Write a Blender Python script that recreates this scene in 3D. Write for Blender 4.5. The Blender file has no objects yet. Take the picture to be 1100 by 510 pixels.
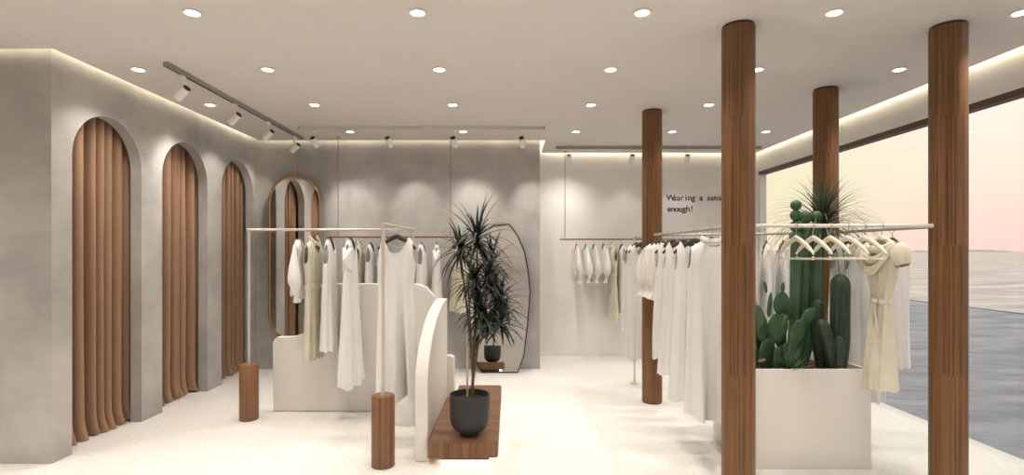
import bpy, bmesh, math, random
from mathutils import Vector, Matrix, noise
C = bpy.context.scene.collection
sc = bpy.context.scene
PI = math.pi
R = math.radians
sin, cos = math.sin, math.cos

# ------------------------------------------------------------------ materials
def new_mat(name):
    m = bpy.data.materials.new(name); m.use_nodes = True
    nt = m.node_tree
    return m, nt, nt.nodes['Principled BSDF']

def N(nt, t, **kw):
    n = nt.nodes.new(t)
    for k, v in kw.items():
        if k in n.inputs.keys() if hasattr(n.inputs, 'keys') else False:
            n.inputs[k].default_value = v
        else:
            setattr(n, k, v)
    return n

def ramp(nt, fac, stops):
    r = nt.nodes.new('ShaderNodeValToRGB')
    e = r.color_ramp.elements
    while len(e) < len(stops): e.new(0.5)
    for i, (p, c) in enumerate(stops):
        e[i].position = p; e[i].color = (*c, 1)
    nt.links.new(fac, r.inputs['Fac'])
    return r.outputs['Color']

def objco(nt, scale=(1, 1, 1)):
    tc = nt.nodes.new('ShaderNodeTexCoord')
    mp = nt.nodes.new('ShaderNodeMapping')
    mp.inputs['Scale'].default_value = scale
    nt.links.new(tc.outputs['Object'], mp.inputs['Vector'])
    return mp.outputs['Vector']

def noise_tex(nt, vec, scale, detail=4, rough=.55):
    n = nt.nodes.new('ShaderNodeTexNoise')
    n.inputs['Scale'].default_value = scale; n.inputs['Detail'].default_value = detail
    n.inputs['Roughness'].default_value = rough
    nt.links.new(vec, n.inputs['Vector'])
    return n.outputs['Fac']

def bump(nt, bs, h, strength, dist=.01):
    b = nt.nodes.new('ShaderNodeBump')
    b.inputs['Strength'].default_value = strength; b.inputs['Distance'].default_value = dist
    nt.links.new(h, b.inputs['Height']); nt.links.new(b.outputs['Normal'], bs.inputs['Normal'])

def math_n(nt, op, a, b=None):
    n = nt.nodes.new('ShaderNodeMath'); n.operation = op
    for i, v in enumerate((a, b)):
        if v is None: continue
        if isinstance(v, (int, float)): n.inputs[i].default_value = v
        else: nt.links.new(v, n.inputs[i])
    return n.outputs[0]

def mix_mul(nt, a, b, fac=1.0):
    n = nt.nodes.new('ShaderNodeMix'); n.data_type = 'RGBA'; n.blend_type = 'MULTIPLY'
    n.inputs[0].default_value = fac
    nt.links.new(a, n.inputs[6]); nt.links.new(b, n.inputs[7])
    return n.outputs[2]

def mottled(name, c1, c2, scale=1.5, rough=.8, bmp=.05, bscale=60, spec=.3):
    m, nt, bs = new_mat(name)
    v = objco(nt)
    f = noise_tex(nt, v, scale, 8, .6)
    nt.links.new(ramp(nt, f, [(.32, c1), (.68, c2)]), bs.inputs['Base Color'])
    bs.inputs['Roughness'].default_value = rough
    bs.inputs['Specular IOR Level'].default_value = spec
    if bmp: bump(nt, bs, noise_tex(nt, v, bscale, 3), bmp)
    return m

def fabric(name, c, var=.06, scale=220):
    m, nt, bs = new_mat(name)
    v = objco(nt)
    f = noise_tex(nt, v, 5, 3)
    c1 = tuple(max(0, x * (1 - var)) for x in c); c2 = tuple(min(1, x * (1 + var)) for x in c)
    nt.links.new(ramp(nt, f, [(.3, c1), (.7, c2)]), bs.inputs['Base Color'])
    bs.inputs['Roughness'].default_value = .85
    bs.inputs['Specular IOR Level'].default_value = .15
    bs.inputs['Sheen Weight'].default_value = .1
    bump(nt, bs, noise_tex(nt, v, scale, 2), .12, .004)
    return m

def plain(name, c, rough=.5, metal=0.0, spec=.5, var=.04, coat=0):
    m, nt, bs = new_mat(name)
    v = objco(nt)
    f = noise_tex(nt, v, 8, 3)
    nt.links.new(ramp(nt, f, [(.3, tuple(x * (1 - var) for x in c)), (.7, tuple(min(1, x * (1 + var)) for x in c))]), bs.inputs['Base Color'])
    bs.inputs['Roughness'].default_value = rough; bs.inputs['Metallic'].default_value = metal
    bs.inputs['Specular IOR Level'].default_value = spec; bs.inputs['Coat Weight'].default_value = coat
    return m

def emit(name, c, s):
    m, nt, bs = new_mat(name)
    bs.inputs['Base Color'].default_value = (*c, 1)
    bs.inputs['Emission Color'].default_value = (*c, 1)
    bs.inputs['Emission Strength'].default_value = s
    return m

def wood(name, mode, dark, light, strips=26, row=.82):
    """mode 'round': strips round a vertical axis; 'x'/'y': strips across that axis"""
    m, nt, bs = new_mat(name)
    tc = nt.nodes.new('ShaderNodeTexCoord')
    sep = nt.nodes.new('ShaderNodeSeparateXYZ'); nt.links.new(tc.outputs['Object'], sep.inputs[0])
    if mode == 'round':
        a = math_n(nt, 'ARCTAN2', sep.outputs['Y'], sep.outputs['X'])
        strip = math_n(nt, 'FLOOR', math_n(nt, 'MULTIPLY', a, strips / (2 * PI)))
        rown = math_n(nt, 'FLOOR', math_n(nt, 'DIVIDE', math_n(nt, 'ADD', sep.outputs['Z'], .05), row))
        gs = (70, 70, 1.3)
    elif mode == 'x':
        strip = math_n(nt, 'FLOOR', math_n(nt, 'MULTIPLY', sep.outputs['X'], strips)); rown = math_n(nt, 'ADD', 0, 0); gs = (45, 2, 2)
    else:
        strip = math_n(nt, 'FLOOR', math_n(nt, 'MULTIPLY', sep.outputs['Y'], strips)); rown = math_n(nt, 'ADD', 0, 0); gs = (1.6, 45, 10)
    cmb = nt.nodes.new('ShaderNodeCombineXYZ')
    nt.links.new(strip, cmb.inputs[0]); nt.links.new(rown, cmb.inputs[1])
    wn = nt.nodes.new('ShaderNodeTexWhiteNoise'); nt.links.new(cmb.outputs[0], wn.inputs['Vector'])
    mp = nt.nodes.new('ShaderNodeMapping'); mp.inputs['Scale'].default_value = gs
    nt.links.new(tc.outputs['Object'], mp.inputs['Vector'])
    g = noise_tex(nt, mp.outputs['Vector'], 1.6, 6, .65)
    f = math_n(nt, 'ADD', math_n(nt, 'MULTIPLY', wn.outputs['Value'], .26), math_n(nt, 'MULTIPLY', g, .82))
    mid = tuple((a + b) / 2 for a, b in zip(dark, light))
    nt.links.new(ramp(nt, f, [(.25, dark), (.52, mid), (.85, light)]), bs.inputs['Base Color'])
    bs.inputs['Roughness'].default_value = .45
    bs.inputs['Specular IOR Level'].default_value = .35
    bump(nt, bs, g, .08, .004)
    return m

def terrazzo(name):
    m, nt, bs = new_mat(name)
    v = objco(nt)
    vo = nt.nodes.new('ShaderNodeTexVoronoi'); vo.inputs['Scale'].default_value = 95
    nt.links.new(v, vo.inputs['Vector'])
    sp = nt.nodes.new('ShaderNodeSeparateColor'); nt.links.new(vo.outputs['Color'], sp.inputs[0])
    col = ramp(nt, sp.outputs[0], [(0, (.66, .63, .58)), (.10, (.80, .775, .735)), (.8, (.82, .795, .755)), (1, (.86, .84, .80))])
    big = ramp(nt, noise_tex(nt, v, .9, 5), [(.3, (.95, .95, .95)), (.7, (1, 1, 1))])
    nt.links.new(mix_mul(nt, col, big), bs.inputs['Base Color'])
    bs.inputs['Roughness'].default_value = .42
    bs.inputs['Specular IOR Level'].default_value = .35
    return m

M = {}
M['concrete'] = mottled('grey_concrete_plaster', (.335, .325, .308), (.51, .495, .468), 1.7, .8, .06, 40)
M['white_plaster'] = mottled('white_plaster', (.74, .725, .70), (.78, .765, .74), 2, .85, .02, 90)
M['ceiling'] = mottled('ceiling_paint', (.67, .63, .595), (.69, .65, .615), 2, .9, 0)
M['floor'] = terrazzo('terrazzo')
M['column'] = wood('walnut_veneer', 'round', (.045, .019, .008), (.275, .132, .050), 64)
M['base_wood'] = wood('walnut_base', 'round', (.068, .031, .014), (.32, .16, .078), 46)
M['plinth_top'] = wood('walnut_plinth_top', 'y', (.075, .034, .016), (.27, .135, .068), 20)
M['plinth_side'] = wood('walnut_plinth_side', 'x', (.07, .033, .015), (.30, .15, .075), 42)
M['curtain'] = fabric('brown_curtain', (.315, .19, .12), .05)
M['white_cloth'] = fabric('white_cloth', (.80, .79, .77), .02)
M['cool_cloth'] = fabric('grey_white_cloth', (.74, .73, .715), .02)
M['cream_cloth'] = fabric('cream_cloth', (.77, .75, .685), .03)
M['beige_cloth'] = fabric('beige_linen', (.655, .615, .495), .07, 160)
M['board'] = mottled('ivory_lacquer', (.75, .72, .68), (.77, .74, .70), 2, .5, 0, spec=.4)
M['white_gloss'] = plain('white_gloss', (.84, .83, .80), .3)
M['rack_metal'] = plain('rack_metal', (.62, .56, .49), .4, .35)
M['white_metal'] = plain('white_metal', (.74, .70, .65), .4)
M['bronze'] = plain('bronze_rail', (.27, .13, .065), .35, .8)
M['track_grey'] = plain('track_grey', (.36, .34, .32), .4, .3)
M['track_light'] = plain('track_light', (.66, .63, .60), .4, .1)
M['rail_grey'] = plain('rail_grey', (.50, .46, .42), .4, .4)
M['cable'] = plain('cable', (.18, .15, .12), .4, .7)
M['gold'] = plain('brushed_gold', (.58, .37, .17), .3, 1)
M['black'] = plain('black_metal', (.012, .011, .011), .5)
M['dark_hanger'] = plain('dark_hanger_wood', (.055, .042, .034), .45)
M['hook'] = plain('hook_steel', (.42, .38, .33), .3, .9)
M['pale_hanger'] = plain('pale_hanger_wood', (.76, .68, .56), .45)
M['mirror'] = plain('mirror_glass', (.86, .85, .83), .015, 1, var=0)
M['pot'] = plain('charcoal_pot', (.032, .031, .031), .55, spec=.4)
M['soil'] = mottled('soil', (.03, .017, .010), (.085, .045, .028), 40, .95, .5, 60)
M['leaf_dark'] = plain('dark_leaf', (.016, .024, .016), .5, var=.3)
M['stem'] = plain('plant_stem', (.10, .07, .045), .8, var=.25)
M['cactus'] = plain('cactus_green', (.040, .100, .046), .55, var=.3)
M['cactus_dark'] = plain('cactus_dark', (.028, .052, .030), .55, var=.25)
M['pad'] = plain('opuntia_green', (.046, .108, .046), .5, var=.35)
M['agave'] = plain('agave_green', (.13, .185, .105), .5, var=.25)
M['yucca'] = plain('yucca_leaf', (.05, .085, .035), .5, var=.3)
M['spine'] = plain('cactus_spine', (.26, .28, .17), .7)
M['letter'] = plain('letters', (.075, .06, .045), .6)
M['frame_brown'] = plain('window_frame_brown', (.10, .055, .035), .5)
M['spot_white'] = plain('spot_white', (.80, .77, .72), .4)
M['led'] = emit('led_warm', (1, .90, .70), 7.5)
M['led_low'] = emit('led_plinth', (1, .86, .66), 16)
M['lamp'] = emit('lamp_face', (1, .95, .86), 14)
M['trim_white'] = plain('downlight_trim', (.82, .78, .72), .4)
M['island'] = plain('hazy_island', (.50, .40, .38), .9)  # distance haze is put into the island colour
M['dark_inside'] = plain('fitting_room', (.35, .3, .26), .9)

def water(name, c1, c2, scale, rough, bstr, dist, spec):
    m, nt, bs = new_mat(name)
    v = objco(nt, scale)
    w = noise_tex(nt, v, 1, 6, .6)
    nt.links.new(ramp(nt, w, [(.33, c1), (.66, c2)]), bs.inputs['Base Color'])
    bs.inputs['Roughness'].default_value = rough
    bs.inputs['Specular IOR Level'].default_value = spec
    bump(nt, bs, w, bstr, dist)
    return m
M['water_near'] = water('blue_grey_water', (.12, .14, .20), (.33, .335, .39), (.9, 2.2, 1), .35, .6, .2, .2)  # darker and bluer than the sea material
M['sea'] = water('sea_water', (.42, .36, .355), (.84, .73, .67), (.26, .75, 1), .4, .8, .8, .2)

def glass_pane():
    m = bpy.data.materials.new('window_glass'); m.use_nodes = True
    nt = m.node_tree; nt.nodes.clear()
    o = nt.nodes.new('ShaderNodeOutputMaterial'); mx = nt.nodes.new('ShaderNodeMixShader')
    t = nt.nodes.new('ShaderNodeBsdfTransparent'); g = nt.nodes.new('ShaderNodeBsdfGlossy')
    t.inputs[0].default_value = (.985, .99, .985, 1); g.inputs['Roughness'].default_value = .02
    mx.inputs[0].default_value = .03
    nt.links.new(t.outputs[0], mx.inputs[1]); nt.links.new(g.outputs[0], mx.inputs[2]); nt.links.new(mx.outputs[0], o.inputs[0])
    return m
M['glass'] = glass_pane()

# ------------------------------------------------------------------ mesh helpers
class MB:
    def __init__(s): s.v = []; s.f = []; s.mi = []; s.cur = 0
    def add(s, vs, fs):
        b = len(s.v); s.v += [Vector(p) for p in vs]
        for f in fs: s.f.append([b + i for i in f]); s.mi.append(s.cur)
        return s
    def box(s, x0, x1, y0, y1, z0, z1):
        v = [(x, y, z) for x in (x0, x1) for y in (y0, y1) for z in (z0, z1)]
        return s.add(v, [(0, 1, 3, 2), (4, 6, 7, 5), (0, 4, 5, 1), (2, 3, 7, 6), (0, 2, 6, 4), (1, 5, 7, 3)])
    def tube(s, pts, rad, n=10, flat=1.0, up=None, caps=True, mod=None):
        pts = [Vector(p) for p in pts]; k = len(pts)
        if not isinstance(rad, (list, tuple)): rad = [rad] * k
        tang = []
        for i in range(k):
            a = pts[max(0, i - 1)]; b = pts[min(k - 1, i + 1)]
            t = (b - a); tang.append(t.normalized() if t.length > 1e-9 else Vector((0, 0, 1)))
        u = Vector(up) if up else (Vector((0, 1, 0)) if abs(tang[0].y) < .9 else Vector((1, 0, 0)))
        vs = []; fs = []
        for i in range(k):
            u = (u - tang[i] * u.dot(tang[i]))
            u = u.normalized() if u.length > 1e-6 else tang[i].orthogonal().normalized()
            w = tang[i].cross(u)
            for j in range(n):
                a = 2 * PI * j / n
                r = rad[i] * (mod(a, i / (k - 1)) if mod else 1)
                vs.append(pts[i] + w * (cos(a) * r) + u * (sin(a) * r * flat))
        for i in range(k - 1):
            for j in range(n):
                j2 = (j + 1) % n
                fs.append((i * n + j, i * n + j2, (i + 1) * n + j2, (i + 1) * n + j))
        if caps:
            fs.append(tuple(range(n - 1, -1, -1))); fs.append(tuple((k - 1) * n + j for j in range(n)))
        return s.add(vs, fs)
    def lathe(s, prof, c=(0, 0, 0), n=40, cap0=True, cap1=True, sy=1.0):
        vs = [(c[0] + r * cos(2 * PI * j / n), c[1] + sy * r * sin(2 * PI * j / n), c[2] + z) for r, z in prof for j in range(n)]
        fs = []; k = len(prof)
        for i in range(k - 1):
            for j in range(n):
                j2 = (j + 1) % n
                fs.append((i * n + j, i * n + j2, (i + 1) * n + j2, (i + 1) * n + j))
        if cap0: fs.append(tuple(range(n - 1, -1, -1)))
        if cap1: fs.append(tuple((k - 1) * n + j for j in range(n)))
        return s.add(vs, fs)
    def grid(s, rows, close=False):
        k = len(rows); n = len(rows[0]); vs = [p for r in rows for p in r]; fs = []
        for i in range(k - 1):
            for j in range(n if close else n - 1):
                j2 = (j + 1) % n
                fs.append((i * n + j, i * n + j2, (i + 1) * n + j2, (i + 1) * n + j))
        return s.add(vs, fs)
    def prism(s, poly, z0, z1):
        n = len(poly)
        vs = [(x, y, z0) for x, y in poly] + [(x, y, z1) for x, y in poly]
        fs = [tuple(range(n - 1, -1, -1)), tuple(range(n, 2 * n))] + [(i, (i + 1) % n, n + (i + 1) % n, n + i) for i in range(n)]
        return s.add(vs, fs)
    def xform(s, m):
        s.v = [m @ p for p in s.v]; return s
    def build(s, name, mat, parent=None, smooth=True, bevel=0, weld=False, angle=40, segs=2, world=True, normals=True):
        off = Vector((0, 0, 0))
        if parent is not None and world:
            p = parent
            while p is not None: off = off + p.location; p = p.parent
        me = bpy.data.meshes.new(name)
        me.from_pydata([tuple(p - off) for p in s.v], [], s.f)
        mats = mat if isinstance(mat, (list, tuple)) else [mat]
        for m in mats: me.materials.append(m)
        if len(mats) > 1:
            for p, i in zip(me.polygons, s.mi): p.material_index = i
        bm = bmesh.new(); bm.from_mesh(me)
        if weld: bmesh.ops.remove_doubles(bm, verts=bm.verts, dist=2e-4)
        if normals: bmesh.ops.recalc_face_normals(bm, faces=bm.faces)
        if bevel:
            es = [e for e in bm.edges if e.is_manifold and e.calc_face_angle(0) > R(35)]
            bmesh.ops.bevel(bm, geom=es, offset=bevel, segments=segs, profile=.5, affect='EDGES', clamp_overlap=True)
        bm.to_mesh(me); bm.free()
        if smooth:
            for p in me.polygons: p.use_smooth = True
            me.set_sharp_from_angle(angle=R(angle))
        o = bpy.data.objects.new(name, me); C.objects.link(o)
        if parent is not None: o.parent = parent
        return o

def tag(o, label=None, cat=None, group=None, kind=None):
    if label: o['label'] = label
    if cat: o['category'] = cat
    if group: o['group'] = group
    if kind: o['kind'] = kind
    return o

def thing(name, loc, label, cat, group=None, rz=0):
    o = bpy.data.objects.new(name, None); C.objects.link(o)
    o.location = loc; o.rotation_euler = (0, 0, rz); o.empty_display_size = .1
    return tag(o, label, cat, group)

def struct(name, mb, mat, **kw):
    o = mb.build(name, mat, **kw); o['kind'] = 'structure'; return o

def dup(root, loc, rz, label, group=None):
    r = root.copy(); C.objects.link(r); r.location = loc; r.rotation_euler = (0, 0, rz)
    r['label'] = label
    if group: r['group'] = group
    for ch in list(root.children):
        c = ch.copy(); C.objects.link(c); c.parent = r
        for g in list(ch.children):
            d = g.copy(); C.objects.link(d); d.parent = c
    return r

# ------------------------------------------------------------------ room
H = 3.0
XL = -3.344; YF = 3.895; YB = 7.04; XG = .405; YW = 7.93; XR = 3.70; YN = -2.6; XLL = -5.6; HT = 3.22
REAR = YN

struct('floor', MB().box(XLL, XR, YN, YW + .1, -.12, 0), M['floor'], smooth=False)
struct('ceiling', MB().prism([(XLL, YN), (XR - .075, YN), (XR - .075, YW - .09), (XG + .075, YW - .09), (XG + .075, YB - .08), (XL + .08, YB - .08),
                              (XL + .08, YF - .075), (XLL, YF - .075)], H, H + .05), M['ceiling'], smooth=False)
struct('ceiling_deck', MB().box(XLL - .1, XR + .2, YN - .1, YW + .1, HT, HT + .1), M['ceiling'], smooth=False)

# left wall with three arches
AR = .385; ASP = 2.285; AY = [4.466, 5.526, 6.585]; AT = .10
mb = MB()
edges = [YF] + [AY[0] + .53, AY[1] + .53] + [YB]
def q(a, b, c, d): mb.add([(XL, *a), (XL, *b), (XL, *c), (XL, *d)], [(0, 1, 2, 3)])
K = 24
for i, yc in enumerate(AY):
    q((edges[i], 0), (yc - AR, 0), (yc - AR, ASP), (edges[i], ASP))
    q((edges[i], ASP), (yc - AR, ASP), (yc - AR, HT), (edges[i], HT))
    q((yc + AR, 0), (edges[i + 1], 0), (edges[i + 1], ASP), (yc + AR, ASP))
    q((yc + AR, ASP), (edges[i + 1], ASP), (edges[i + 1], HT), (yc + AR, HT))
    for k in range(K):
        a0 = PI - PI * k / K; a1 = PI - PI * (k + 1) / K
        q((yc + AR * cos(a0), ASP + AR * sin(a0)), (yc + AR * cos(a1), ASP + AR * sin(a1)), (yc + AR * cos(a1), HT), (yc + AR * cos(a0), HT))
bm = bmesh.new(); vv = [bm.verts.new(p) for p in mb.v]
for f in mb.f: bm.faces.new([vv[i] for i in f])
bmesh.ops.remove_doubles(bm, verts=bm.verts, dist=1e-4)
r = bmesh.ops.extrude_face_region(bm, geom=bm.faces[:])
bmesh.ops.translate(bm, vec=(-AT, 0, 0), verts=[g for g in r['geom'] if isinstance(g, bmesh.types.BMVert)])
bmesh.ops.recalc_face_normals(bm, faces=bm.faces)
me = bpy.data.meshes.new('wall_left'); bm.to_mesh(me); bm.free(); me.materials.append(M['concrete'])
for p in me.polygons: p.use_smooth = True
me.set_sharp_from_angle(angle=R(30))
wl = bpy.data.objects.new('wall_left', me); C.objects.link(wl); wl['kind'] = 'structure'

struct('wall_left_front', MB().box(XLL, XL - AT, YF, YF + .10, 0, HT), M['concrete'], smooth=False)
struct('wall_fitting', MB().box(XL - 1.2, XL - 1.1, YF + .1, YB, 0, HT), M['dark_inside'], smooth=False)
struct('wall_back_grey', MB().box(XL - 1.2, XG, YB, YW, 0, HT), M['concrete'], smooth=False)
struct('wall_back_white', MB().box(XG, XR + .12, YW, YW + .1, 0, HT), M['white_plaster'], smooth=False)
struct('wall_far_left', MB().box(XLL - .1, XLL, YN, YF, 0, HT), M['white_plaster'], smooth=False)
struct('wall_rear', MB().box(XLL, XR + .1, YN - .1, YN, 0, HT), M['white_plaster'], smooth=False)
struct('wall_right_bulkhead', MB().box(XR, XR + .12, YN, YW, 2.735, HT), M['white_plaster'], smooth=False)
struct('baseboard_back', MB().box(XG + .002, XR - .002, YW - .012, YW, 0.0, .07), M['white_plaster'], smooth=False)
# picture window: brown head frame and one long pane
wf = struct('window_1', MB().box(XR + .01, XR + .10, YN, YW, 2.685, 2.735), M['frame_brown'], smooth=False)
MB().box(XR + .05, XR + .062, YN, YW, 0, 2.685).build('glass_pane', M['glass'], wf, smooth=False)
MB().box(XR + .01, XR + .10, YW - .05, YW, 0, 2.685).build('window_jamb', M['white_plaster'], wf, smooth=False)
struct('trim_1', MB().box(XR, XR + .13, YN, YW, -.12, -.002), M['white_plaster'], smooth=False)
# LED strips lying in the ceiling slots
led = [('trim_2', (XLL, XL + .115, YF - .115, YF - .105)), ('trim_3', (XL + .105, XL + .115, YF - .1, YB - .1)), ('trim_4', (XL + .115, XG + .10, YB - .115, YB - .105)),
       ('trim_5', (XG + .10, XG + .11, YB - .115, YW - .11)), ('trim_6', (XG + .11, XR - .105, YW - .12, YW - .11)), ('trim_7', (XR - .105, XR - .095, YN, YW - .11))]
for n, (a, b, c, d) in led:
    struct(n, MB().box(a, b, c, d, H + .051, H + .12), M['led'], smooth=False)

# ------------------------------------------------------------------ outside
def patch(x0, x1, y0, y1, z, nx, ny, amp, fx, fy):
    rows = []
    for i in range(nx + 1):
        x = x0 + (x1 - x0) * (i / nx) ** 1.0
        rows.append([(x, y0 + (y1 - y0) * j / ny, z + amp * noise.noise(Vector((x * fx, (y0 + (y1 - y0) * j / ny) * fy, 3)))) for j in range(ny + 1)])
    return MB().grid(rows)
struct('near_water', patch(XR + .13, 13.2, -6, 60, -.06, 40, 220, .02, .9, 1.8), M['water_near'])  # darker blue-grey water strip along the window, before the lighter sea
struct('near_water_edge', MB().box(13.2, 13.35, -6, 400, -.25, -.045), M['water_near'], smooth=False)
rows = []
xs = [13.35 + 4000 * (i / 150) ** 3.2 for i in range(151)]
ys = [-60 + 5000 * (j / 220) ** 2.6 for j in range(221)]
for x in xs:
    rows.append([(x, y, -.10 + min(1, 60 / (1 + abs(x))) * .28 * max(0, noise.noise(Vector((x * .22, y * .12, 1)))) ** 1.0) for y in ys])
struct('sea', MB().grid(rows), M['sea'])
for k, (x, y, w, h) in enumerate([(1335, 1500, 170, 10), (1790, 1500, 60, 8), (1080, 1400, 60, 7)]):
    pr = [[(x + w * (i / 20 - .5) * 1.0, y + d, -2 + (h * (sin(PI * i / 20) ** .7) * (.7 + .5 * noise.noise(Vector((i * .5, k, 0)))) if e else 0)) for i in range(21)] for d, e in ((-40, 0), (-15, 1), (15, 1), (40, 0))]
    struct('hill_island' if k == 0 else 'hill_islet', MB().grid(pr), M['island'])

# ------------------------------------------------------------------ columns
CR = .1015
COLS = [(1.473, 3.43, 'walnut clad round column nearest the wall lettering side, standing close to the camera before the planter'),
        (2.822, 3.43, 'walnut clad round column close to the camera, right of the belted beige dress'),
        (2.824, 4.76, 'walnut clad round column behind the cactus planter'),
        (1.473, 5.50, 'walnut clad round column behind the ruffled cream blouses, its foot on the floor in view')]
COLS[0] = (1.473, 3.43, 'walnut clad round column at the planter front, beside the long white dresses')
for x, y, lb in COLS:
    t = thing('wooden_column', (x, y, 0), lb, 'column', 'walnut clad columns'); t['kind'] = 'thing'
    MB().lathe([(CR, .012), (CR, H - .016)], (x, y, 0), 48).build('column_cladding', M['column'], t)
    MB().lathe([(CR - .008, 0), (CR - .008, .0125)], (x, y, 0), 48).build('shadow_gap_foot', M['black'], t)
    MB().lathe([(CR - .006, H - .017), (CR - .006, H - .0005)], (x, y, 0), 48).build('top_collar', M['black'], t)

# ------------------------------------------------------------------ curtains
def curtain(yc, seed, label):
    rnd = random.Random(seed)
    t = thing('curtain', (XL - AT - .075, yc, 0), label, 'curtain', 'brown fitting room curtains')
    y0, y1 = yc - AR - .08, yc + AR + .08
    NU, NV = 220, 34
    ph = [rnd.uniform(0, 6.28) for _ in range(4)]
    rows = []
    for j in range(NV + 1):
        v = j / NV
        z = 2.86 * (1 - v ** .7) if j < NV else .004
        low = max(0, 1 - z / .20)
        row = []
        for i in range(NU + 1):
            u = i / NU
            uu = u + .012 * sin(2 * PI * u * 3 + ph[0]) + .006 * sin(z * 1.3 + ph[1] + u * 5)
            th = 2 * PI * (uu * 9.0 + .16 * sin(2 * PI * uu * 2.1 + ph[3])) + ph[2]
            A = .082 * (1 + .3 * noise.noise(Vector((u * 5, seed, 0))))
            lob = .5 + .5 * cos(th)
            x = XL - AT - .125 + A * cos(th) + .007 * noise.noise(Vector((u * 26, z * .7, seed)))
            x += low ** 2 * (.022 + .020 * (2 * lob - 1) + .02 * noise.noise(Vector((u * 7, seed, z * 5))))
            zz = z + (low ** 2) * .012 * (1 + sin(u * 60 + z * 40))
            y = y0 + (y1 - y0) * u + (.0115 + .003 * low) * sin(2 * th)
            if x > XL - AT - .012: y = min(max(y, yc - AR + .012), yc + AR - .012)
            row.append((x, y, max(.003, zz)))
        rows.append(row)
    MB().grid(rows).build('curtain_cloth', M['curtain'], t, normals=False, angle=180)
    MB().tube([(XL - AT - .125, y0 - .02, 2.90), (XL - AT - .125, y1 + .02, 2.90)], .014).build('curtain_rod', M['bronze'], t)
curtain(AY[0], 3, 'brown pleated curtain in the arch nearest the camera, next to the wall corner')
curtain(AY[1], 8, 'brown pleated curtain in the middle one of three arches')
curtain(AY[2], 15, 'brown pleated curtain in the farthest arch, behind the wooden rack foot')

# ------------------------------------------------------------------ ceiling lights
def add_light(kind, loc, energy, col=(1, .925, .845), target=None, **kw):
    d = bpy.data.lights.new('lamp_light', kind); d.energy = energy; d.color = col
    for k, v in kw.items(): setattr(d, k, v)
    o = bpy.data.objects.new('lamp_light', d); C.objects.link(o); o.location = loc
    if target is not None: o.rotation_euler = (Vector(target) - Vector(loc)).to_track_quat('-Z', 'Y').to_euler()
    return o
ordn = ['first', 'second', 'third', 'fourth', 'fifth', 'sixth']
DX = [-2.95, -1.92, -.556, .806, 1.97, 3.10]
ROWS = [(3.233, [1, 2, 3, 4, 5], 'nearest row'), (4.24, [0, 1, 2, 3, 4, 5], 'second nearest row'), (5.26, [0, 1, 2, 3, 4], 'third nearest row'),
        (6.44, [1, 2, 3, 4, 5], 'row beside the long back light track'), (7.47, [3], 'row before the white back wall')]
dl0 = None
DOWN_W = 54
for y, ks, rn in ROWS:
    for n, k in enumerate(ks):
        x = DX[k]
        if y > 7: lb = 'small recessed ceiling downlight alone above the white alcove, before the white wall'
        else: lb = f'round recessed downlight, {ordn[n]} from the left in the {rn}'
        if dl0 is None:
            dl0 = thing('ceiling_downlight', (x, y, H), lb, 'downlight', 'ceiling downlights')
            MB().lathe([(.040, -.001), (.058, -.0015), (.060, -.006), (.054, -.010), (.042, -.009), (.040, -.001)], (x, y, H), 28, False, False).build('trim_ring', M['trim_white'], dl0)
            MB().lathe([(.0395, -.007), (.0395, -.0015)], (x, y, H), 28).build('lamp_lens', M['lamp'], dl0)
        else:
            dup(dl0, (x, y, H), 0, lb)
        add_light('SPOT', (x, y, H - .02), DOWN_W, spot_size=R(118), spot_blend=.9, shadow_soft_size=.05, target=(x, y, 0))
for y in (2.2, 1.0, -.6):  # added fill spots above and behind the view, without fixtures
    for x in DX:
        add_light('SPOT', (x, y, H - .02), DOWN_W * .62, spot_size=R(118), spot_blend=.9, shadow_soft_size=.05, target=(x, y, 0))
for x in (-4.1, -5.0):  # added unseen spots without fixtures that brighten the front-left wall
    for y in (3.0, 1.9): add_light('SPOT', (x, y, H - .02), DOWN_W, spot_size=R(118), spot_blend=.9, shadow_soft_size=.05, target=(x, y, 0))

def light_track(a, b, label, mat):
    a = Vector(a); b = Vector(b); d = (b - a).normalized(); w = Vector((-d.y, d.x, 0)) * .019
    t = thing('light_track', (a + b) / 2, label, 'light track', 'ceiling light tracks')
    def prism(p, q_, hw, z0, z1):
        w2 = w.normalized() * hw
        m = MB(); m.add([(*(p + s * w2).xy, z) for s in (-1, 1) for z in (z0, z1)] + [(*(q_ + s * w2).xy, z) for s in (-1, 1) for z in (z0, z1)],
                        [(0, 1, 3, 2), (4, 6, 7, 5), (0, 4, 5, 1), (2, 3, 7, 6), (0, 2, 6, 4), (1, 5, 7, 3)])
        return m
    prism(a, b, .020, H - .036, H - .0005).build('track_channel', mat, t, smooth=False)
    prism(a, b, .007, H - .0385, H - .0362).build('conductor_slot', M['black' if mat is M['track_grey'] else 'white_metal'], t, smooth=False)
    prism(a - d * .012, a - d * .0005, .021, H - .037, H - .0005).build('end_cap', M['hook'], t, smooth=False)
    prism(b + d * .0005, b + d * .012, .021, H - .037, H - .0005).build('end_cap', M['hook'], t, smooth=False)
light_track((-2.625, 4.09, 0), (-2.625, 6.75, 0), 'grey ceiling light track running alongside the wall of arches', M['track_grey'])
light_track((-2.435, 6.20, 0), (.40, 6.20, 0), 'light grey ceiling light track in front of the grey back wall', M['track_light'])
light_track((.655, 7.35, 0), (3.46, 7.35, 0), 'grey ceiling light track in front of the white back wall with lettering', M['track_grey'])

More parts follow.
